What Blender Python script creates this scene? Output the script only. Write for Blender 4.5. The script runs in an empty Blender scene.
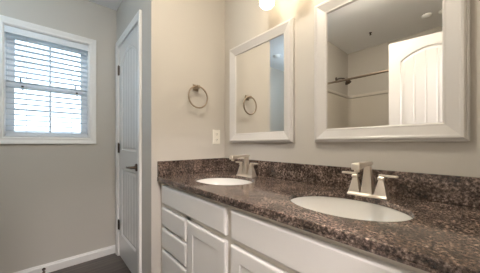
import bpy, bmesh, math, random
from mathutils import Vector, Matrix
random.seed(7)
S = bpy.context.scene
COL = S.collection
R = math.radians

# ------------------------------------------------------------ camera, sky, exposure
cam_d = bpy.data.cameras.new('camera')
cam = bpy.data.objects.new('camera', cam_d)
COL.objects.link(cam)
cam_d.sensor_fit = 'HORIZONTAL'
cam_d.sensor_width = 36.0
cam_d.lens = 217.0 / 480.0 * 36.0
cam_d.shift_y = 7.33 / 480.0
cam_d.clip_start = 0.01
cam.location = (0.0, 0.0, 1.0942)
cam.rotation_euler = (R(90), 0, -0.7301)
S.camera = cam

SKY_COLOR, SKY_STRENGTH = (0.66, 0.83, 1.0, 1), 4.2
SHADE_STRENGTH = 5.2
HALL_FILL_STRENGTH = 205.0  # this and the two below drive the added fill lamps
CEIL_FILL_STRENGTH = 69.0
GLOBE_FILL_STRENGTH = 22.0
SHADE_COLOR, HALL_FILL_COLOR, CEIL_FILL_COLOR, GLOBE_FILL_COLOR = (1.0, 0.78, 0.50), (1.0, 0.93, 0.93), (1.0, 0.91, 0.76), (.62, .82, 1.0)
EXPOSURE = 0.2

w = bpy.data.worlds.new('overcast_sky')
S.world = w
w.use_nodes = True
bg = w.node_tree.nodes['Background']
bg.inputs['Color'].default_value = SKY_COLOR
bg.inputs['Strength'].default_value = SKY_STRENGTH

S.view_settings.view_transform = 'Standard'
S.view_settings.look = 'None'
S.view_settings.gamma = 1.0
S.view_settings.use_curve_mapping = False
S.view_settings.exposure = EXPOSURE

# daylight portal in the window opening: guides sky samples, adds no light
pl = bpy.data.lights.new('window_portal', 'AREA')
pl.shape = 'RECTANGLE'
pl.size, pl.size_y = 0.60, 0.92
pl.cycles.is_portal = True
po = bpy.data.objects.new('window_portal', pl)
COL.objects.link(po)
po.location = (0.03, 2.66, 1.585)
po.rotation_euler = (R(-90), 0, 0)      # faces -Y, into the room

# ------------------------------------------------------------ materials
def mat(name, color, rough=0.5, metal=0.0, coat=0.0, spec=0.5):
    m = bpy.data.materials.new(name)
    m.use_nodes = True
    b = m.node_tree.nodes['Principled BSDF']
    b.inputs['Base Color'].default_value = (*color, 1)
    b.inputs['Roughness'].default_value = rough
    b.inputs['Metallic'].default_value = metal
    b.inputs['Coat Weight'].default_value = coat
    b.inputs['Specular IOR Level'].default_value = spec
    return m

def nd(m, t):
    return m.node_tree.nodes.new(t)

def lk(m, a, b):
    m.node_tree.links.new(a, b)

def bsdf(m):
    return m.node_tree.nodes['Principled BSDF']

def add_bump(m, scale, strength, dist=0.002):
    tc = nd(m, 'ShaderNodeTexCoord')
    n = nd(m, 'ShaderNodeTexNoise')
    n.inputs['Scale'].default_value = scale
    n.inputs['Detail'].default_value = 3
    bp = nd(m, 'ShaderNodeBump')
    bp.inputs['Strength'].default_value = strength
    bp.inputs['Distance'].default_value = dist
    lk(m, tc.outputs['Object'], n.inputs['Vector'])
    lk(m, n.outputs['Fac'], bp.inputs['Height'])
    lk(m, bp.outputs['Normal'], bsdf(m).inputs['Normal'])

def ramp(m, stops):
    r = nd(m, 'ShaderNodeValToRGB')
    cr = r.color_ramp
    while len(cr.elements) < len(stops):
        cr.elements.new(0.5)
    for e, (p, c) in zip(cr.elements, stops):
        e.position = p
        e.color = (*c, 1)
    return r

PAINT = mat('greige_wall_paint', (0.555, 0.52, 0.47), 0.6, spec=0.3)
add_bump(PAINT, 260, 0.12)
CEIL = mat('white_ceiling_paint', (0.88, 0.88, 0.88), 0.8, spec=0.2)
add_bump(CEIL, 120, 0.2)
TRIM = mat('white_trim_paint', (0.81, 0.79, 0.765), 0.35)
DOORM = mat('semigloss_door_paint', (0.74, 0.73, 0.715), 0.17)
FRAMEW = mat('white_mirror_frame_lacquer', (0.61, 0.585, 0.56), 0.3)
CAB = mat('white_cabinet_lacquer', (0.76, 0.735, 0.70), 0.38)
add_bump(CAB, 90, 0.03)
NICKEL = mat('brushed_nickel', (0.86, 0.79, 0.70), 0.36, 1.0)
add_bump(NICKEL, 400, 0.04, 0.001)
BRONZE = mat('oil_rubbed_bronze', (0.085, 0.062, 0.048), 0.35, 0.8)
BNICK = mat('dark_brushed_nickel', (0.33, 0.265, 0.20), 0.3, 1.0)
PORC = mat('white_porcelain', (0.77, 0.75, 0.71), 0.12, coat=0.5)
PLASTIC = mat('white_switch_plastic', (0.84, 0.80, 0.72), 0.35)
DARK = mat('dark_slot', (0.03, 0.03, 0.03), 0.6)
VINYL = mat('white_window_vinyl', (0.78, 0.80, 0.82), 0.4)
SLAT = mat('white_faux_wood_slat', (0.76, 0.79, 0.82), 0.45)
CORD = mat('white_ladder_cord', (0.70, 0.71, 0.72), 0.8)
LATCH = mat('dark_latch_metal', (0.05, 0.05, 0.05), 0.4, 0.4)
ACRYL = mat('cream_shower_acrylic', (0.56, 0.51, 0.44), 0.3)
TUBM = mat('white_tub_acrylic', (0.8, 0.78, 0.74), 0.2)
RUBBER = mat('brown_rubber', (0.10, 0.07, 0.05), 0.6)
FACELAC = mat('cabinet_face_frame_lacquer', (0.72, 0.67, 0.60), 0.42)  # face frame's own cream, a little warmer than the fronts

MIRR = mat('silvered_mirror_glass', (0.93, 0.93, 0.92), 0.0, 1.0)

GLASS = bpy.data.materials.new('clear_window_glass')
GLASS.use_nodes = True
nt = GLASS.node_tree
nt.nodes.remove(nt.nodes['Principled BSDF'])
tr = nd(GLASS, 'ShaderNodeBsdfTransparent')
gl = nd(GLASS, 'ShaderNodeBsdfGlossy')
gl.inputs['Roughness'].default_value = 0.02
mx = nd(GLASS, 'ShaderNodeMixShader')
mx.inputs[0].default_value = 0.06
lk(GLASS, tr.outputs[0], mx.inputs[1])
lk(GLASS, gl.outputs[0], mx.inputs[2])
lk(GLASS, mx.outputs[0], nt.nodes['Material Output'].inputs['Surface'])

def lampmat(name, color, strength):
    m = mat(name, (0.9, 0.88, 0.84), 0.3)
    bsdf(m).inputs['Emission Color'].default_value = (*color, 1)
    bsdf(m).inputs['Emission Strength'].default_value = strength
    return m
SHADE = lampmat('lit_frosted_glass', SHADE_COLOR, SHADE_STRENGTH)
HALLFILL = lampmat('hall_fill_glow', HALL_FILL_COLOR, HALL_FILL_STRENGTH)  # glow of the added fill lamps: hall, globe and ceiling
GLOBEFILL = lampmat('globe_fill_glow', GLOBE_FILL_COLOR, GLOBE_FILL_STRENGTH)
CEILFILL = lampmat('ceiling_fill_glow', CEIL_FILL_COLOR, CEIL_FILL_STRENGTH)

# polished granite: brown-black ground, tan and pinkish crystals, pale flecks
GRAN = mat('polished_brown_granite', (0.1, 0.07, 0.06), 0.09, spec=0.6)
tc = nd(GRAN, 'ShaderNodeTexCoord')
n1 = nd(GRAN, 'ShaderNodeTexNoise'); n1.inputs['Scale'].default_value = 110; n1.inputs['Detail'].default_value = 6; n1.inputs['Roughness'].default_value = 0.72
n2 = nd(GRAN, 'ShaderNodeTexNoise'); n2.inputs['Scale'].default_value = 14; n2.inputs['Detail'].default_value = 4
vo = nd(GRAN, 'ShaderNodeTexVoronoi'); vo.inputs['Scale'].default_value = 130
for n in (n1, n2, vo):
    lk(GRAN, tc.outputs['Object'], n.inputs['Vector'])
r1 = ramp(GRAN, [(0.33, (0.008, 0.007, 0.007)), (0.44, (0.046, 0.034, 0.028)), (0.53, (0.15, 0.113, 0.094)), (0.61, (0.29, 0.232, 0.197)), (0.73, (0.55, 0.47, 0.42))])
lk(GRAN, n1.outputs['Fac'], r1.inputs['Fac'])
r2 = ramp(GRAN, [(0.35, (0.55, 0.53, 0.52)), (0.65, (1.4, 1.34, 1.32))])
lk(GRAN, n2.outputs['Fac'], r2.inputs['Fac'])
r3 = ramp(GRAN, [(0.0, (0.55, 0.5, 0.48)), (0.5, (1.0, 1.0, 1.0)), (1.0, (1.35, 1.3, 1.25))])
lk(GRAN, vo.outputs['Color'], r3.inputs['Fac'])
m1 = nd(GRAN, 'ShaderNodeMix'); m1.data_type = 'RGBA'; m1.blend_type = 'MULTIPLY'; m1.inputs[0].default_value = 1
m2 = nd(GRAN, 'ShaderNodeMix'); m2.data_type = 'RGBA'; m2.blend_type = 'MULTIPLY'; m2.inputs[0].default_value = 1
lk(GRAN, r1.outputs[0], m1.inputs[6]); lk(GRAN, r2.outputs[0], m1.inputs[7])
lk(GRAN, m1.outputs[2], m2.inputs[6]); lk(GRAN, r3.outputs[0], m2.inputs[7])
lk(GRAN, m2.outputs[2], bsdf(GRAN).inputs['Base Color'])

# dark grey-brown vinyl planks running across the room
FLOORM = mat('dark_wood_plank_floor', (0.06, 0.05, 0.045), 0.38)
tc = nd(FLOORM, 'ShaderNodeTexCoord')
br = nd(FLOORM, 'ShaderNodeTexBrick')
br.inputs['Scale'].default_value = 1
br.inputs['Brick Width'].default_value = 1.2
br.inputs['Row Height'].default_value = 0.15
br.inputs['Mortar Size'].default_value = 0.0015
br.inputs['Color1'].default_value = (0.085, 0.070, 0.062, 1)
br.inputs['Color2'].default_value = (0.050, 0.042, 0.038, 1)
br.inputs['Mortar'].default_value = (0.012, 0.010, 0.009, 1)
mp = nd(FLOORM, 'ShaderNodeMapping')
mp.inputs['Scale'].default_value = (2.5, 55, 1)
ng = nd(FLOORM, 'ShaderNodeTexNoise')
ng.inputs['Scale'].default_value = 1.0
ng.inputs['Detail'].default_value = 5
lk(FLOORM, tc.outputs['Object'], br.inputs['Vector'])
lk(FLOORM, tc.outputs['Object'], mp.inputs['Vector'])
lk(FLOORM, mp.outputs['Vector'], ng.inputs['Vector'])
rg = ramp(FLOORM, [(0.3, (0.55, 0.55, 0.55)), (0.7, (1.5, 1.45, 1.4))])
lk(FLOORM, ng.outputs['Fac'], rg.inputs['Fac'])
mm = nd(FLOORM, 'ShaderNodeMix'); mm.data_type = 'RGBA'; mm.blend_type = 'MULTIPLY'; mm.inputs[0].default_value = 1
lk(FLOORM, br.outputs['Color'], mm.inputs[6]); lk(FLOORM, rg.outputs[0], mm.inputs[7])
lk(FLOORM, mm.outputs[2], bsdf(FLOORM).inputs['Base Color'])

# ------------------------------------------------------------ mesh helpers
def box(bm, x0, x1, y0, y1, z0, z1):
    v = [bm.verts.new((x, y, z)) for x in (x0, x1) for y in (y0, y1) for z in (z0, z1)]
    for f in ((0, 1, 3, 2), (4, 6, 7, 5), (0, 4, 5, 1), (2, 3, 7, 6), (0, 2, 6, 4), (1, 5, 7, 3)):
        bm.faces.new([v[i] for i in f])

def loft(bm, rings, cap=True, closed=True):
    """rings: lists of points, equal length; joined in order"""
    vr = [[bm.verts.new(p) for p in r] for r in rings]
    n = len(vr[0])
    for a, b in zip(vr[:-1], vr[1:]):
        for i in range(n if closed else n - 1):
            j = (i + 1) % n
            bm.faces.new((a[i], a[j], b[j], b[i]))
    if cap:
        bm.faces.new(vr[0][::-1])
        bm.faces.new(vr[-1])
    return vr

def lathe(bm, prof, axis='Z', at=(0, 0, 0), n=32, cap=True):
    """prof: (radius, height) pairs"""
    rings = []
    for r, h in prof:
        ring = []
        for k in range(n):
            a = 2 * math.pi * k / n
            c, s = r * math.cos(a), r * math.sin(a)
            p = {'Z': (c, s, h), 'X': (h, c, s), 'Y': (c, h, s)}[axis]
            ring.append((p[0] + at[0], p[1] + at[1], p[2] + at[2]))
        rings.append(ring)
    loft(bm, rings, cap)

def tube(bm, pts, r, n=12, cap=True):
    pts = [Vector(p) for p in pts]
    rings = []
    up = None
    for i, p in enumerate(pts):
        t = (pts[min(i + 1, len(pts) - 1)] - pts[max(i - 1, 0)]).normalized()
        if up is None:
            up = Vector((0, 0, 1)) if abs(t.z) < 0.9 else Vector((1, 0, 0))
        u = t.cross(up).normalized()
        v = u.cross(t).normalized()
        up = v
        rr = r[i] if isinstance(r, (list, tuple)) else r
        rings.append([p + rr * (math.cos(2 * math.pi * k / n) * u + math.sin(2 * math.pi * k / n) * v) for k in range(n)])
    loft(bm, rings, cap)

def torus(bm, center, R0, r, axis, n=56, m=10):
    """axis: 'Y' ring lies in the XZ plane"""
    c = Vector(center)
    vs = []
    for i in range(n):
        a = 2 * math.pi * i / n
        d = Vector((math.cos(a), 0, math.sin(a))) if axis == 'Y' else Vector((0, math.cos(a), math.sin(a)))
        ax = Vector((0, 1, 0)) if axis == 'Y' else Vector((1, 0, 0))
        vs.append([bm.verts.new(c + d * (R0 + r * math.cos(2 * math.pi * k / m)) + ax * (r * math.sin(2 * math.pi * k / m))) for k in range(m)])
    for i in range(n):
        for k in range(m):
            bm.faces.new((vs[i][k], vs[(i + 1) % n][k], vs[(i + 1) % n][(k + 1) % m], vs[i][(k + 1) % m]))

def obj(name, bm, m, parent=None, smooth=False, bevel=0.0, segs=2, loc=None):
    bmesh.ops.recalc_face_normals(bm, faces=bm.faces)
    me = bpy.data.meshes.new(name)
    if smooth:
        for f in bm.faces:
            f.smooth = True
    bm.to_mesh(me)
    bm.free()
    me.materials.append(m)
    o = bpy.data.objects.new(name, me)
    COL.objects.link(o)
    if smooth:
        try:
            me.set_sharp_from_angle(angle=R(38))
        except Exception:
            pass
    if bevel:
        md = o.modifiers.new('bevel', 'BEVEL')
        md.width = bevel
        md.segments = segs
        md.limit_method = 'ANGLE'
        md.angle_limit = R(40)
    if parent:
        o.parent = parent
    if loc:
        o.location = loc
    return o

def B(*boxes):
    bm = bmesh.new()
    for b in boxes:
        box(bm, *b)
    return bm

def tag(o, label, cat, group=None):
    o['label'] = label
    o['category'] = cat
    if group:
        o['group'] = group
    return o

def thing(name, label, cat, loc=(0, 0, 0), group=None, rz=0):
    o = bpy.data.objects.new(name, None)
    o.empty_display_size = 0.05
    COL.objects.link(o)
    o.location = loc
    o.rotation_euler = (0, 0, rz)
    return tag(o, label, cat, group)

def struct(name, bm, m, parent=None, label=None, cat=None, **k):
    o = obj(name, bm, m, parent, **k)
    if not parent:
        o['kind'] = 'structure'
        if label:
            tag(o, label, cat)
    return o

def copy_tree(o, parent=None):
    c = o.copy()
    COL.objects.link(c)
    if parent:
        c.parent = parent
    for ch in list(o.children):
        copy_tree(ch, c)
    return c

# ------------------------------------------------------------ room dimensions
H = 2.44
D, T, M, W = 0.534, 1.498, 1.1616, 2.47     # closet side, closet front, mirror wall, window wall
XL = -1.073                                  # tub back wall
TE = 1.3465                                  # tub end wall (wing wall)
YN = -0.03                                   # wall with the entry doorway
# window opening
WX0, WX1, WZ0, WZ1 = -0.243, 0.302, 1.148, 2.024

struct('floor', B((XL - .12, M + .12, -1.5, W + .16, -.06, 0)), FLOORM, label='dark grey-brown wood plank floor', cat='floor')
struct('ceiling', B((XL - .12, M + .12, -1.5, W + .16, H, H + .06)), CEIL, label='flat white painted ceiling', cat='ceiling')
struct('wall_right', B((M, M + .12, -1.5, W + .16, 0, H)), PAINT, label='greige wall behind the two mirrors and the vanity', cat='wall')
struct('wall_left', B((XL - .12, XL, -1.5, W + .16, 0, H)), PAINT, label='greige wall behind the bathtub', cat='wall')
struct('wall_back', B((XL, WX0, W, W + .16, 0, H), (WX1, M, W, W + .16, 0, H),
                      (WX0, WX1, W, W + .16, 0, WZ0), (WX0, WX1, W, W + .16, WZ1, H)), PAINT,
       label='greige wall with the blinded window', cat='wall')
struct('wall_closet_front', B((D, M, T, T + .1, 0, H)), PAINT, label='warm lit greige wall holding the towel ring', cat='wall')
DY0, DY1, DZ = 1.755, 2.375, 2.036           # closet door opening
struct('wall_closet_side', B((D, D + .1, T + .1, DY0, 0, H), (D, D + .1, DY1, W, 0, H), (D, D + .1, DY0, DY1, DZ, H)), PAINT,
       label='greige wall around the narrow white closet door', cat='wall')
struct('wall_tub_end', B((XL, -.31, TE, TE + .12, 0, H)), PAINT, label='greige wing wall at the shower head end of the tub', cat='wall')
EX0, EX1 = -.172, .455                       # entry doorway
struct('wall_front', B((XL, EX0, YN - .1, YN, 0, H), (EX1, M, YN - .1, YN, 0, H), (EX0, EX1, YN - .1, YN, DZ, H)), PAINT,
       label='greige wall with the entry doorway', cat='wall')
struct('wall_hall', B((XL, M, -1.6, -1.5, 0, H)), PAINT, label='greige hall wall facing the doorway', cat='wall')

# baseboards with a stepped top
def base_x(name, x0, x1, yw, s):
    """on a wall whose face is at y = yw; the board sticks out in direction s"""
    bm = bmesh.new()
    prof = [(0, 0), (.014, 0), (.014, .058), (.010, .066), (.007, .077), (0, .077)]
    loft(bm, [[(x, yw + s * p, z) for p, z in prof] for x in (x0, x1)])
    struct(name, bm, TRIM)

def base_y(name, y0, y1, xw, s):
    bm = bmesh.new()
    prof = [(0, 0), (.014, 0), (.014, .058), (.010, .066), (.007, .077), (0, .077)]
    loft(bm, [[(xw + s * p, y, z) for p, z in prof] for y in (y0, y1)])
    struct(name, bm, TRIM)
base_x('baseboard_back', XL + .014, D, W, -1)
base_y('baseboard_left', TE + .12, W, XL, 1)
base_y('baseboard_closet', T, DY0 - .057, D, -1)
base_x('baseboard_wing', XL + .014, -.31, TE + .12, 1)

# casings: profile swept round an opening (mitred corners)
def casing(bm, prof, corners, plane):
    """prof: (outward offset, projection); corners: (u0,u1,v0,v1); plane(u,v,h) gives a point; closed on four sides"""
    u0, u1, v0, v1 = corners
    rings = []
    for o, h in prof:
        rings.append([plane(u0 - o, v0 - o, h), plane(u1 + o, v0 - o, h), plane(u1 + o, v1 + o, h), plane(u0 - o, v1 + o, h)])
    loft(bm, rings, cap=False)

def casing3(bm, prof, corners, plane):
    """the same on three sides, standing on the floor"""
    u0, u1, v0, v1 = corners
    cols = [[plane(u0 - o, v0, h) for o, h in prof], [plane(u0 - o, v1 + o, h) for o, h in prof],
            [plane(u1 + o, v1 + o, h) for o, h in prof], [plane(u1 + o, v0, h) for o, h in prof]]
    loft(bm, cols, cap=True, closed=True)

CP = [(0, 0), (0, .010), (.008, .014), (.020, .013), (.042, .018), (.054, .018), (.057, .014), (.057, 0)]
# ------------------------------------------------------------ window
win = bpy.data.objects.new('window_1', None)
COL.objects.link(win)
win.location = (0.03, W, WZ0)
win['kind'] = 'structure'
tag(win, 'white vinyl sash window behind the blind', 'window')
def wobj(name, bm, m, **k):
    bmesh.ops.translate(bm, verts=bm.verts, vec=(-.03, -W, -WZ0))
    return obj(name, bm, m, win, **k)
bm = bmesh.new()
casing(bm, CP, (WX0, WX1, WZ0, WZ1), lambda u, v, h: (u, W - h, v))
wobj('window_casing', bm, TRIM)
# jamb liner and outer frame
t = .004
wobj('jamb', B((WX0, WX0 + t, W - .004, W + .16, WZ0, WZ1), (WX1 - t, WX1, W - .004, W + .16, WZ0, WZ1),
               (WX0 + t, WX1 - t, W - .004, W + .16, WZ0, WZ0 + t), (WX0 + t, WX1 - t, W - .004, W + .16, WZ1 - t, WZ1)), TRIM)
t = .012
fx0, fx1, fz0, fz1 = WX0 + t, WX1 - t, WZ0 + t, WZ1 - t
zm = 1.58
def sash(name, y, z0, z1):
    a = .040
    bm = B((fx0, fx0 + a, y, y + .035, z0, z1), (fx1 - a, fx1, y, y + .035, z0, z1),
           (fx0 + a, fx1 - a, y, y + .035, z0, z0 + .034), (fx0 + a, fx1 - a, y, y + .035, z1 - .034, z1))
    s = wobj(name, bm, VINYL)
    g = B((fx0 + a, fx1 - a, y + .015, y + .019, z0 + .034, z1 - .034))
    bmesh.ops.translate(g, verts=g.verts, vec=(-.03, -W, -WZ0))
    obj('pane', g, GLASS, s)
    zc = (z0 + z1) / 2
    mu = B((.0295 - .008, .0295 + .008, y + .006, y + .015, z0 + .034, z1 - .034),
           (fx0 + a, .0295 - .008, y + .006, y + .015, zc - .008, zc + .008),
           (.0295 + .008, fx1 - a, y + .006, y + .015, zc - .008, zc + .008))
    bmesh.ops.translate(mu, verts=mu.verts, vec=(-.03, -W, -WZ0))
    obj('muntin', mu, VINYL, s)
    return s
wobj('outer_frame', B((WX0 + .004, fx0, W + .075, W + .16, fz0, fz1), (fx1, WX1 - .004, W + .075, W + .16, fz0, fz1), (WX0 + .004, WX1 - .004, W + .075, W + .16, WZ0 + .004, fz0), (WX0 + .004, WX1 - .004, W + .075, W + .16, fz1, WZ1 - .004)), VINYL)
sash('upper_sash', W + .112, zm - .017, fz1)
low = sash('lower_sash', W + .075, fz0, zm + .017)
for x in (-.155, .205):
    bm = B((x - .008, x + .008, W + .080, W + .104, zm + .017, zm + .024), (x - .005, x + .006, W + .072, W + .090, zm + .024, zm + .054))
    wobj('sash_latch', bm, LATCH)
    bm = B((x + .005, x + .019, W + .060, W + .075, zm - .040, zm - .006))
    wobj('tilt_latch', bm, LATCH)

# ------------------------------------------------------------ blind (hangs in the opening)
bl = thing('window_blind', 'white two inch slatted blind hanging open in the window', 'blind', (0.03, W + .03, WZ0))
def bobj(name, bm, m, parent=bl, **k):
    bmesh.ops.translate(bm, verts=bm.verts, vec=(-.03, -W - .03, -WZ0))
    return obj(name, bm, m, parent, **k)
bx0, bx1 = WX0 + .007, WX1 - .007
bobj('headrail', B((bx0, bx1, W + .004, W + .056, WZ1 - .050, WZ1 - .010)), SLAT, bevel=.002)
bobj('valance', B((bx0 - .002, bx1 + .002, W - .012, W - .003, WZ1 - .064, WZ1 - .011)), SLAT, bevel=.003)
bm = bmesh.new()
nsl = 18
zt, zb = WZ1 - .085, WZ0 + .050
ct, sn = math.cos(R(-5.5)), math.sin(R(-5.5))
for i in range(nsl):
    z = zt + (zb - zt) * i / (nsl - 1)
    prof = []
    for k in range(6):
        u = -.024 + .048 * k / 5
        crown = .0025 * (1 - (u / .024) ** 2)
        prof.append((u, crown + .0013))
    for k in range(5, -1, -1):
        u = -.024 + .048 * k / 5
        crown = .0025 * (1 - (u / .024) ** 2)
        prof.append((u, crown - .0013))
    pts = [(W + .028 + u * ct - h * sn, z + u * sn + h * ct) for u, h in prof]
    loft(bm, [[(x, y, zz) for y, zz in pts] for x in (bx0, bx1)])
bobj('slats', bm, SLAT)
bobj('bottom_rail', B((bx0, bx1, W + .004, W + .052, WZ0 + .006, WZ0 + .026)), SLAT, bevel=.003)
for x in (-.118, .1765):
    for y in (W + .0025, W + .0535):
        bm = bmesh.new()
        tube(bm, [(x, y, WZ0 + .018), (x, y, WZ1 - .05)], .0011, 6)
        bobj('ladder_cord', bm, CORD)

# ------------------------------------------------------------ doors (camber-top two panel plank doors)
def door_slab(bm, wd, ht, th, nx=104, nz=250):
    """in local XZ, x 0..wd, z 0..ht; faces at y=0 (front, looks -Y) and y=th"""
    st = .088
    xl, xr = st, wd - st
    xc, hw = wd / 2, (wd - 2 * st) / 2
    npl = 5
    gro = [xl + .026 + (xr - xl - .052) * k / npl for k in range(1, npl)]
    def depth(x, z):
        d1 = min(x - xl, xr - x, z - 1.02, 1.835 + .095 * (1 - ((x - xc) / hw) ** 2) - z)
        d2 = min(x - xl, xr - x, z - .215, .845 - z)
        d = max(d1, d2)
        if d <= 0: return 0
        if d < .008: return .010 * d / .008
        if d < .014: return .010
        if d < .030: return .010 - .006 * (d - .014) / .016
        for g in gro:
            if abs(x - g) < .0055: return .004 + .006 * (1 - abs(x - g) / .0055)
        return .004
    sides = []
    for y0, s in ((0, 1), (th, -1)):
        rows = []
        for j in range(nz + 1):
            z = ht * j / nz
            rows.append([bm.verts.new((wd * i / nx, y0 + s * depth(wd * i / nx, z), z)) for i in range(nx + 1)])
        for j in range(nz):
            for i in range(nx):
                bm.faces.new((rows[j][i], rows[j][i + 1], rows[j + 1][i + 1], rows[j + 1][i]))
        sides.append(rows)
    f, b = sides
    for j in range(nz):
        bm.faces.new((f[j][0], f[j + 1][0], b[j + 1][0], b[j][0]))
        bm.faces.new((f[j][nx], b[j][nx], b[j + 1][nx], f[j + 1][nx]))
    for i in range(nx):
        bm.faces.new((f[0][i], b[0][i], b[0][i + 1], f[0][i + 1]))
        bm.faces.new((f[nz][i], f[nz][i + 1], b[nz][i + 1], b[nz][i]))

def lever(parent, x, z, sgn, y0, out):
    """lever handle; out = -1 sticks out in -Y, sgn: direction of the lever along x"""
    h = bmesh.new()
    lathe(h, [(.031, y0), (.031, y0 + out * .006), (.026, y0 + out * .010), (.012, y0 + out * .012), (.010, y0 + out * .045), (.008, y0 + out * .050)], 'Y', (x, 0, z), 24)
    ho = obj('door_handle', h, BRONZE, parent, smooth=True)
    h = bmesh.new()
    tube(h, [(x, y0 + out * .044, z), (x + sgn * .02, y0 + out * .048, z + .001), (x + sgn * .06, y0 + out * .050, z - .002),
             (x + sgn * .095, y0 + out * .048, z - .006), (x + sgn * .115, y0 + out * .045, z - .002)], [.009, .0095, .0085, .0075, .006], 10)
    obj('lever', h, BRONZE, ho, smooth=True)

def hinge(parent, x, y, z):
    h = bmesh.new()
    lathe(h, [(.0065, z - .045), (.0065, z + .045)], 'Z', (x, y, 0), 12)
    lathe(h, [(.004, z + .045), (.005, z + .052)], 'Z', (x, y, 0), 10)
    box(h, x - .022, x + .022, y + .004, y + .008, z - .045, z + .045)
    obj('hinge', h, BRONZE, parent)

# closet door, closed.  local x runs along world -Y, from hinge to latch
wd = .606
cd = bpy.data.objects.new('door_1', None)
COL.objects.link(cd)
cd.location = (D + .002, 2.368, .012)
cd.rotation_euler = (0, 0, R(-90))       # local x -> -Y, local -y -> -X
cd['kind'] = 'structure'
tag(cd, 'narrow white closet door with arched plank panel', 'door')
bm = bmesh.new(); door_slab(bm, wd, 2.02, .035)
obj('door_leaf', bm, DOORM, cd)
lever(cd, wd - .062, .895, -1, 0, -1)
for z in (1.795, 1.04, .292):
    hinge(cd, -.003, -.007, z)
bm = bmesh.new()
casing3(bm, CP, (DY0, DY1, 0, DZ), lambda u, v, h: (D - h, u, v))
struct('trim_1', bm, TRIM, label='white casing round the closet door', cat='trim')
struct('trim_2', B((D, D + .1, DY0, DY0 + .006, 0, DZ), (D, D + .1, DY1 - .006, DY1, 0, DZ), (D, D + .1, DY0 + .006, DY1 - .006, DZ - .004, DZ),
                   (D + .038, D + .05, DY0 + .006, DY0 + .018, 0, DZ - .004), (D + .038, D + .05, DY1 - .018, DY1 - .006, 0, DZ - .004)), TRIM,
       label='white jamb of the closet door', cat='trim')

# entry door, standing open beside the doorway (seen in the large mirror)
hx, hy = -.196, -.016
ang = math.atan2(.605, .086)
ed = bpy.data.objects.new('door_2', None)
COL.objects.link(ed)
ed.location = (hx, hy, .012)
ed.rotation_euler = (0, 0, ang)          # local x along the leaf; local -y faces +X (the mirror)
ed['kind'] = 'structure'
tag(ed, 'white arched plank entry door standing open, seen in the mirror', 'door')
bm = bmesh.new(); door_slab(bm, .611, 2.02, .035)
obj('door_leaf', bm, DOORM, ed)
lever(ed, .611 - .062, .895, -1, 0, -1)
lever(ed, .611 - .062, .895, -1, .035, 1)
bm = bmesh.new()
casing3(bm, CP, (EX0, EX1, 0, DZ), lambda u, v, h: (u, YN - .1 - h, v))
struct('trim_3', bm, TRIM, label='white casing round the entry doorway', cat='trim')

# ------------------------------------------------------------ bathtub alcove (seen in the mirror)
tub = thing('bathtub', 'white bathtub with cream moulded surround, seen in the mirror', 'bathtub', (-.7, .66, 0))
def tobj(name, bm, m, **k):
    bmesh.ops.translate(bm, verts=bm.verts, vec=(.7, -.66, 0))
    return obj(name, bm, m, tub, **k)
bm = bmesh.new()
x0, x1, y0, y1 = XL + .002, -.315, YN + .002, TE - .002
def rr(x0, x1, y0, y1, z, r, n=6):
    pts = []
    for cx, cy, a0 in ((x1 - r, y1 - r, 0), (x0 + r, y1 - r, 90), (x0 + r, y0 + r, 180), (x1 - r, y0 + r, 270)):
        for k in range(n + 1):
            a = R(a0 + 90 * k / n)
            pts.append((cx + r * math.cos(a), cy + r * math.sin(a), z))
    return pts
loft(bm, [rr(x0, x1, y0, y1, 0, .004), rr(x0, x1, y0, y1, .40, .004), rr(x0 + .006, x1 - .006, y0 + .006, y1 - .006, .41, .006),
          rr(x0 + .07, x1 - .07, y0 + .09, y1 - .09, .41, .12), rr(x0 + .10, x1 - .10, y0 + .14, y1 - .13, .12, .12),
          rr(x0 + .14, x1 - .14, y0 + .2, y1 - .18, .08, .12)])
tobj('tub_shell', bm, TUBM, smooth=True)
sp = .022
bm = bmesh.new()
# surround: U shaped panel with rounded inside corners, ledge at the top
def upath(o):
    xb, yb, ya, r = x0 + o, y1 - o, y0 + o, .05
    p = [(x1 + .0, yb)]
    for k in range(9):
        a = R(90 + 90 * k / 8)
        p.append((xb + r + r * math.cos(a), yb - r + r * math.sin(a)))
    for k in range(9):
        a = R(180 + 90 * k / 8)
        p.append((xb + r + r * math.cos(a), ya + r + r * math.sin(a)))
    p.append((x1, ya))
    return p
secs = [(0.0, .412), (sp, .412), (sp, 1.755), (sp + .012, 1.765), (sp + .012, 1.79), (sp + .006, 1.80), (0.0, 1.80)]
paths = [[(x, y, z) for x, y in upath(o)] for o, z in secs]
cols = [[paths[s][i] for s in range(len(secs))] for i in range(len(paths[0]))]
loft(bm, cols)
tobj('surround', bm, ACRYL, smooth=True)

rod = thing('shower_rod', 'dark nickel shower curtain rod over the tub, seen in the mirror', 'curtain rod', (-.335, .66, 1.85))
bm = bmesh.new(); tube(bm, [(0, YN - .66 + .004, 0), (0, TE - .66 - .004, 0)], .0125, 16)
obj('rod', bm, BNICK, rod, smooth=True)
for y, s in ((YN - .66, 1), (TE - .66, -1)):
    bm = bmesh.new(); lathe(bm, [(.036, y + s * .001), (.036, y + s * .008), (.022, y + s * .02), (.014, y + s * .03)], 'Y', (0, 0, 0), 24)
    obj('flange', bm, BNICK, rod, smooth=True)

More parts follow.
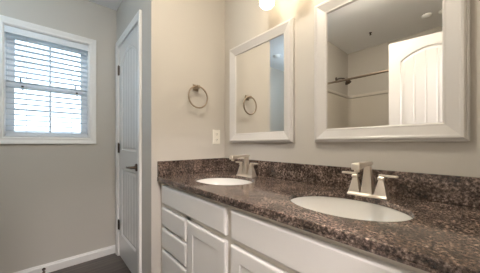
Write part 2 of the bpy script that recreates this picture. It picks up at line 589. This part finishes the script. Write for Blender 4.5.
sh = thing('bath_shower', 'dark bronze shower head on the wing wall, seen in the mirror', 'shower head', (-.69, TE, 1.98))
bm = bmesh.new(); lathe(bm, [(.034, -.001), (.032, -.006), (.012, -.012)], 'Y', (0, 0, 0), 24)
obj('escutcheon', bm, BRONZE, sh, smooth=True)
bm = bmesh.new(); tube(bm, [(0, -.004, 0), (0, -.05, .006), (0, -.10, -.006), (0, -.135, -.035)], .010, 12)
obj('arm', bm, BRONZE, sh, smooth=True)
bm = bmesh.new(); lathe(bm, [(.012, .03), (.018, .012), (.038, -.012), (.040, -.028), (.034, -.032)], 'Z', (0, 0, 0), 24)
ho = obj('head', bm, BRONZE, sh, smooth=True, loc=(0, -.148, -.055))
ho.rotation_euler = (R(-28), 0, 0)

# ------------------------------------------------------------ vanity
FX = .600                                   # face frame plane
va = thing('vanity_cabinet', 'long white vanity cabinet with drawers and doors under the granite top', 'cabinet', (.88, .733, 0))
VO = Vector((.88, .733, 0))
def vobj(name, bm, m, parent=va, **k):
    bmesh.ops.translate(bm, verts=bm.verts, vec=-VO)
    return obj(name, bm, m, parent, **k)
V0, V1, VT = YN + .002, T - .002, .8455
vobj('carcass', B((FX + .02, M - .002, V0, V0 + .018, .0, VT), (FX + .02, M - .002, V1 - .018, V1, 0, VT), (FX + .024, M - .002, V0 + .018, V1 - .018, .10, .118),
                  (M - .014, M - .002, V0 + .018, V1 - .018, .118, VT)), CAB)
vobj('toe_kick', B((FX + .06, FX + .075, V0 + .018, V1 - .018, 0, .10)), CAB)
# face frame: stiles and rails
vobj('face_frame', B((FX, FX + .02, V0, V0 + .03, .10, VT), (FX, FX + .02, V1 - .06, V1, .10, VT), (FX, FX + .02, .700, .760, .10, VT),
                     (FX, FX + .02, 1.080, 1.122, .10, .695), (FX, FX + .02, .334, .374, .10, .695),
                     (FX, FX + .02, V0 + .03, .700, .80, VT), (FX, FX + .02, .760, V1 - .06, .80, VT),
                     (FX, FX + .02, V0 + .03, .700, .655, .705), (FX, FX + .02, .760, V1 - .06, .655, .705),
                     (FX, FX + .02, V0 + .03, .700, .10, .13), (FX, FX + .02, .760, V1 - .06, .10, .13),
                     (FX, FX + .02, 1.122, V1 - .06, .515, .56), (FX, FX + .02, 1.122, V1 - .06, .375, .42),
                     (FX, FX + .02, V0 + .03, .334, .515, .56), (FX, FX + .02, V0 + .03, .334, .375, .42),
                     (FX + .020, FX + .024, V0 + .03, V1 - .06, .13, .80)), FACELAC)
TH = .019
def slabfront(name, y0, y1, z0, z1):
    bm = bmesh.new()
    P = lambda u, v, h: (FX - h, u, v)
    rings = []
    for o, h in ((0, .0005), (0, TH - .008), (-.003, TH - .003), (-.010, TH)):
        rings.append([P(y0 - o, z0 - o, h), P(y1 + o, z0 - o, h), P(y1 + o, z1 + o, h), P(y0 - o, z1 + o, h)])
    loft(bm, rings)
    return vobj(name, bm, CAB)
def paneldoor(y0, y1, z0, z1):
    bm = bmesh.new()
    P = lambda u, v, h: (FX - h, u, v)
    rings = []
    fw = .058
    for o, h in ((0, .0005), (0, TH - .006), (-.002, TH - .002), (-.007, TH), (-fw, TH), (-fw - .004, TH - .003), (-fw - .004, .006)):
        rings.append([P(y0 - o, z0 - o, h), P(y1 + o, z0 - o, h), P(y1 + o, z1 + o, h), P(y0 - o, z1 + o, h)])
    loft(bm, rings, cap=False)
    d = vobj('cabinet_door', bm, CAB)
    g = fw + .002
    bm = bmesh.new()
    rings = []
    for o, h in ((-g, .003), (-g, .0150), (-g - .012, .0152)):
        rings.append([P(y0 - o, z0 - o, h), P(y1 + o, z0 - o, h), P(y1 + o, z1 + o, h), P(y0 - o, z1 + o, h)])
    loft(bm, rings)
    vobj('panel', bm, CAB, parent=d)
slabfront('false_drawer_front', .748, 1.442, .692, .815)
slabfront('false_drawer_front', -.010, .712, .690, .815)
for a, b in ((1.108, 1.438), (-.006, .350)):
    slabfront('drawer_front', a, b, .548, .667)
    slabfront('drawer_front', a, b, .402, .530)
    slabfront('drawer_front', a, b, .118, .384)
paneldoor(.748, 1.090, .118, .667)
paneldoor(.368, .712, .118, .667)

# granite top
ZC = .868
SINKS = (1.100, .355)
SX, SBB = .846, .170
SAS = {0: .212, 1: .214}
ct_ = thing('granite_countertop', 'polished dark brown granite vanity top with two oval sink cutouts', 'countertop', (.866, .733, ZC))
CO = Vector((.866, .733, ZC))
def cobj(name, bm, m, **k):
    bmesh.ops.translate(bm, verts=bm.verts, vec=-CO)
    return obj(name, bm, m, ct_, **k)
bm = bmesh.new()
cx0, cx1, cy0, cy1 = .572, M - .001, YN + .001, T - .001
outl = [(cx0, cy0), (cx1, cy0), (cx1, cy1), (cx0, cy1)]
edges = []
def loop(pts):
    vs = [bm.verts.new((x, y, ZC)) for x, y in pts]
    for i in range(len(vs)):
        edges.append(bm.edges.new((vs[i], vs[(i + 1) % len(vs)])))
loop(outl)
for si, sy in enumerate(SINKS):
    SA = SAS[si]
    loop([(SX + SBB * math.cos(2 * math.pi * k / 64), sy + SA * math.sin(2 * math.pi * k / 64)) for k in range(64)])
bmesh.ops.triangle_fill(bm, use_beauty=True, use_dissolve=False, edges=edges)
top = list(bm.faces)
ext = bmesh.ops.extrude_face_region(bm, geom=top)
nv = [g for g in ext['geom'] if isinstance(g, bmesh.types.BMVert)]
bmesh.ops.translate(bm, verts=nv, vec=(0, 0, -.022))
cobj('slab', bm, GRAN, bevel=.003)
cobj('front_edge', B((cx0, FX - .0005, cy0, cy1, ZC - .031, ZC - .022)), GRAN)
tag(obj('backsplash', B((M - .021, M - .001, cy0, cy1, ZC + .0003, .974)), GRAN, bevel=.0025), 'long polished granite backsplash strip along the wall below the mirrors', 'backsplash')
tag(obj('side_splash', B((cx0 + .001, M - .0215, T - .0205, T - .001, ZC + .0003, .974)), GRAN, bevel=.0025), 'short polished granite splash strip under the towel ring', 'backsplash')

# sinks
def make_sink(y, label, SA):
    s = thing('undermount_sink', label, 'sink', (SX, y, ZC - .022), 'oval undermount sinks')
    bm = bmesh.new()
    rings = []
    A, Bb = SA + .004, SBB + .004
    prof = [(1.10, -.001), (1.0, -.001)]
    for k in range(1, 12):
        a = R(90 * k / 12)
        prof.append((math.cos(a) ** .62, -.002 - .125 * math.sin(a) ** 1.1))
    prof.append((.11, -.130))
    out = [(p[0] * 1.0 + .05, p[1] - .008) for p in prof[::-1]]
    full = prof + out[:-2] + [(1.10, -.012)]
    for q, z in full:
        rings.append([(q * Bb * math.cos(2 * math.pi * k / 56), q * A * math.sin(2 * math.pi * k / 56), z) for k in range(56)])
    loft(bm, rings, cap=False)
    obj('basin', bm, PORC, s, smooth=True)
    bm = bmesh.new()
    lathe(bm, [(.030, -.134), (.030, -.128), (.024, -.126), (.022, -.130), (.018, -.130), (.016, -.124), (.004, -.122)], 'Z', (0, 0, 0), 24)
    obj('drain', bm, NICKEL, s, smooth=True)
    return s
make_sink(SINKS[0], 'white oval sink bowl set in the counter near the towel ring wall', SAS[0])
make_sink(SINKS[1], 'white oval sink bowl below the large mirror, nearest the viewer', SAS[1])

# faucets
def sq(cx, cy, hx, hy, z, dz=0):
    return [(cx - hx, cy - hy, z), (cx + hx, cy - hy, z), (cx + hx, cy + hy, z), (cx - hx, cy + hy, z)]
def make_faucet(y, label):
    f = thing('faucet', label, 'faucet', (1.040, y, ZC), 'two-handle nickel faucets')
    bm = bmesh.new()
    loft(bm, [sq(0, 0, .027, .078, 0), sq(0, 0, .027, .078, .006), sq(0, 0, .022, .073, .014)])
    obj('base_plate', bm, NICKEL, f, bevel=.002)
    bm = bmesh.new()
    loft(bm, [sq(0, 0, .023, .023, .014), sq(0, 0, .020, .0195, .04), sq(-.001, 0, .0145, .0138, .10), sq(-.002, 0, .0125, .0118, .132)])
    obj('spout_post', bm, NICKEL, f, bevel=.002)
    bm = bmesh.new()
    rings = []
    for x, zc, hz, hy, tilt in ((.018, .141, .0080, .0140, 0), (-.010, .142, .0085, .0145, 0), (-.060, .1425, .0085, .015, 0),
                                (-.098, .1405, .0105, .0155, 2), (-.106, .1390, .0125, .0160, 4), (-.138, .1370, .0130, .0160, 6), (-.142, .1365, .0120, .0150, 6)):
        t = R(tilt)
        rings.append([(x + h * math.sin(t), yy, zc + h * math.cos(t)) for yy, h in ((-hy, -hz), (hy, -hz), (hy, hz), (-hy, hz))])
    loft(bm, rings)
    sp_ = obj('spout', bm, NICKEL, f, bevel=.0035)
    bm = bmesh.new()
    lathe(bm, [(.010, .114), (.010, .124)], 'Z', (-.124, 0, 0), 16)
    obj('aerator', bm, NICKEL, sp_, smooth=True)
    for s in (-1, 1):
        bm = bmesh.new()
        c = s * .051
        loft(bm, [sq(0, c, .023, .025, .009), sq(0, c, .019, .020, .028), sq(0, c, .0125, .0130, .060), sq(0, c, .0095, .0095, .074),
                  sq(0, c, .0125, .0125, .078), sq(0, c, .0125, .0125, .086), sq(0, c, .009, .009, .090)])
        h = obj('handle', bm, NICKEL, f, bevel=.0015)
        bm = bmesh.new()
        y0, y1 = sorted((c - s * .010, c + s * .058))
        box(bm, -.0075, .0075, y0, y1, .0895, .0985)
        obj('lever', bm, NICKEL, h, bevel=.0025)
    return f
make_faucet(1.095, 'brushed nickel faucet at the sink under the small mirror')
make_faucet(.331, 'brushed nickel faucet with square spout at the sink under the large mirror')

# ------------------------------------------------------------ mirrors
def make_mirror(y0, y1, label):
    z0, z1 = 1.103, 1.878
    yc, zc = (y0 + y1) / 2, (z0 + z1) / 2
    m = thing('framed_mirror', label, 'mirror', (M, yc, zc), 'white framed mirrors')
    P = lambda u, v, h: (-h, u - yc, v - zc)
    prof = [(.0, .001), (.0, .020), (.004, .024), (.008, .024), (.010, .030), (.015, .034), (.022, .034), (.028, .031), (.062, .021), (.068, .021), (.071, .018), (.074, .012), (.074, .001)]
    bm = bmesh.new()
    rings = []
    for o, h in prof:
        rings.append([P(y0 + o, z0 + o, h), P(y1 - o, z0 + o, h), P(y1 - o, z1 - o, h), P(y0 + o, z1 - o, h)])
    loft(bm, rings, cap=False)
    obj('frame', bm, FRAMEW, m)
    e = .0735
    obj('mirror_glass', B((-.012, -.006, y0 + e - yc, y1 - e - yc, z0 + e - zc, z1 - e - zc)), MIRR, m)
    return m
make_mirror(.783, 1.406, 'white framed mirror over the far sink, beside the towel ring wall')
make_mirror(.030, .640, 'white framed mirror over the near sink, reflecting a white door')

# ------------------------------------------------------------ vanity light bar
vl = thing('vanity_light', 'nickel wall light with lit frosted glass shades above the mirrors', 'wall light', (M, .707, 2.145))
obj('back_plate', B((-.022, -.001, -.30, .30, -.045, .045)), NICKEL, vl, bevel=.004)
for yy in (-.2, 0, .2):
    bm = bmesh.new(); tube(bm, [(-.02, yy, 0), (-.07, yy, .012), (-.112, yy, .0), (-.12, yy, -.03)], .008, 12)
    a = obj('arm', bm, NICKEL, vl, smooth=True)
    bm = bmesh.new(); lathe(bm, [(.024, -.052), (.026, -.03), (.012, -.018)], 'Z', (-.12, yy, 0), 24)
    obj('socket_cap', bm, NICKEL, a, smooth=True)
    bm = bmesh.new()
    lathe(bm, [(.028, -.050), (.036, -.085), (.044, -.125), (.048, -.155), (.046, -.172), (.036, -.184), (.018, -.188), (.003, -.189)], 'Z', (-.12, yy, 0), 32)
    obj('glass_shade', bm, SHADE, vl, smooth=True)

# ------------------------------------------------------------ towel ring, outlet
tr_ = thing('towel_ring', 'dark nickel towel ring hanging on the closet wall', 'towel ring', (.871, T, 1.531))
bm = bmesh.new()
P = lambda h, r: [(r * math.cos(R(45 + 90 * k)), -h, r * math.sin(R(45 + 90 * k))) for k in range(4)]
loft(bm, [P(.001, .034), P(.007, .034), P(.013, .026), P(.020, .016), P(.040, .014), P(.048, .018), P(.056, .016)])
obj('mount', bm, BNICK, tr_, bevel=.0015)
bm = bmesh.new(); torus(bm, (0, -.046, -.078), .082, .0062, 'Y')
obj('ring', bm, BNICK, tr_, smooth=True)

ol = thing('wall_outlet', 'ivory duplex outlet plate on the wall beside the small mirror', 'outlet', (1.073, T, 1.152))
bm = bmesh.new()
loft(bm, [[(-.037 + o, -h, -.060 + o), (.037 - o, -h, -.060 + o), (.037 - o, -h, .060 - o), (-.037 + o, -h, .060 - o)] for o, h in ((0, .0005), (.001, .003), (.005, .006))])
obj('cover_plate', bm, PLASTIC, ol)
for z in (.024, -.024):
    rc = obj('receptacle', B((-.016, .016, -.0075, -.006, z - .014, z + .014)), PLASTIC, ol, bevel=.001)
    obj('slots', B((-.008, -.0055, -.0082, -.0075, z - .004, z + .006), (.0055, .008, -.0082, -.0075, z - .004, z + .006), (-.002, .002, -.0082, -.0075, z - .011, z - .007)), DARK, rc)
bm = bmesh.new(); lathe(bm, [(.003, -.006), (.0025, -.0075)], 'Y', (0, 0, 0), 12)
obj('screw', bm, NICKEL, ol)

# ------------------------------------------------------------ small things
ds = thing('door_stop', 'small dark door stop on the baseboard under the window', 'door stop', (-.012, W - .014, .042))
bm = bmesh.new(); lathe(bm, [(.012, 0), (.012, -.004), (.005, -.006), (.005, -.052)], 'Y', (0, 0, 0), 14)
obj('stem', bm, BRONZE, ds)
bm = bmesh.new(); lathe(bm, [(.009, -.052), (.010, -.056), (.010, -.066), (.007, -.070)], 'Y', (0, 0, 0), 14)
obj('bumper', bm, RUBBER, ds)

def ceil_disc(name, x, y, r, label, cat, m=TRIM):
    bm = bmesh.new()
    lathe(bm, [(r, 0), (r, -.008), (r * .92, -.014), (r * .6, -.024), (r * .2, -.027)], 'Z', (0, 0, 0), 28)
    return tag(obj(name, bm, m, smooth=True, loc=(x, y, H)), label, cat)
ceil_disc('smoke_detector', -.34, 2.10, .065, 'round white smoke detector on the ceiling near the window, seen in the small mirror', 'smoke detector')
ceil_disc('ceiling_vent_cap', -.67, .386, .045, 'small white round cap on the ceiling over the tub, farther from the mirror frame', 'ceiling cap')
ceil_disc('ceiling_vent_cap', -.70, .255, .045, 'small white round cap on the ceiling, cut by the right edge of the large mirror', 'ceiling cap')
bm = bmesh.new(); lathe(bm, [(.016, 0), (.014, -.004), (.006, -.008), (.006, -.022), (.012, -.024), (.012, -.026)], 'Z', (0, 0, 0), 18)
tag(obj('sprinkler_head', bm, BRONZE, smooth=True, loc=(-.63, .905, H)), 'tiny dark sprinkler head on the ceiling over the tub, seen in the large mirror', 'sprinkler')

# unseen hall lamp, added behind the camera as fill through the doorway
hl = thing('hall_fill_light', 'added round fill lamp in the hall outside the doorway, out of view', 'fill light', (-.06, -.78, H))
bm = bmesh.new(); lathe(bm, [(.17, 0), (.17, -.02), (.16, -.025)], 'Z', (0, 0, 0), 32)
obj('fill_base', bm, NICKEL, hl, smooth=True)
bm = bmesh.new(); lathe(bm, [(.155, -.022), (.15, -.05), (.12, -.08), (.06, -.098), (.004, -.102)], 'Z', (0, 0, 0), 32)
obj('fill_shade', bm, HALLFILL, hl, smooth=True)

# fill lamp added above the frame, out of both mirrors, to brighten the vanity
fl = thing('flush_fill_light', 'added round fill lamp on the bathroom ceiling, out of view', 'fill light', (.36, .66, H))
bm = bmesh.new(); lathe(bm, [(.145, 0), (.145, -.02), (.135, -.025)], 'Z', (0, 0, 0), 32)
obj('fill_base', bm, NICKEL, fl, smooth=True)
bm = bmesh.new(); lathe(bm, [(.132, -.022), (.130, -.05), (.105, -.08), (.055, -.098), (.004, -.102)], 'Z', (0, 0, 0), 32)
obj('fill_shade', bm, CEILFILL, fl, smooth=True)

# cool globe added unseen left of the frame, fills window wall and closet door
gb = thing('globe_fill_light', 'added globe fill lamp in the corner left of the window, out of view', 'fill light', (-.52, 1.66, H))
bm = bmesh.new(); lathe(bm, [(.07, 0), (.07, -.012), (.03, -.025), (.012, -.03), (.012, -.20), (.045, -.205), (.045, -.225)], 'Z', (0, 0, 0), 28)
obj('fill_base', bm, NICKEL, gb, smooth=True)
bm = bmesh.new(); lathe(bm, [(max(.003, .10 * math.sin(R(a))), -.315 + .10 * math.cos(R(a))) for a in range(26, 181, 11)], 'Z', (0, 0, 0), 32)
obj('fill_globe', bm, GLOBEFILL, gb, smooth=True)

# dark ground added outside, unseen, to keep the slat undersides dim
struct('ground', B((-25, 25, W + .17, 60, -.7, -.6)), mat('dull_ground', (.07, .08, .05), .9), label='added dark ground outside the window, out of view', cat='ground')
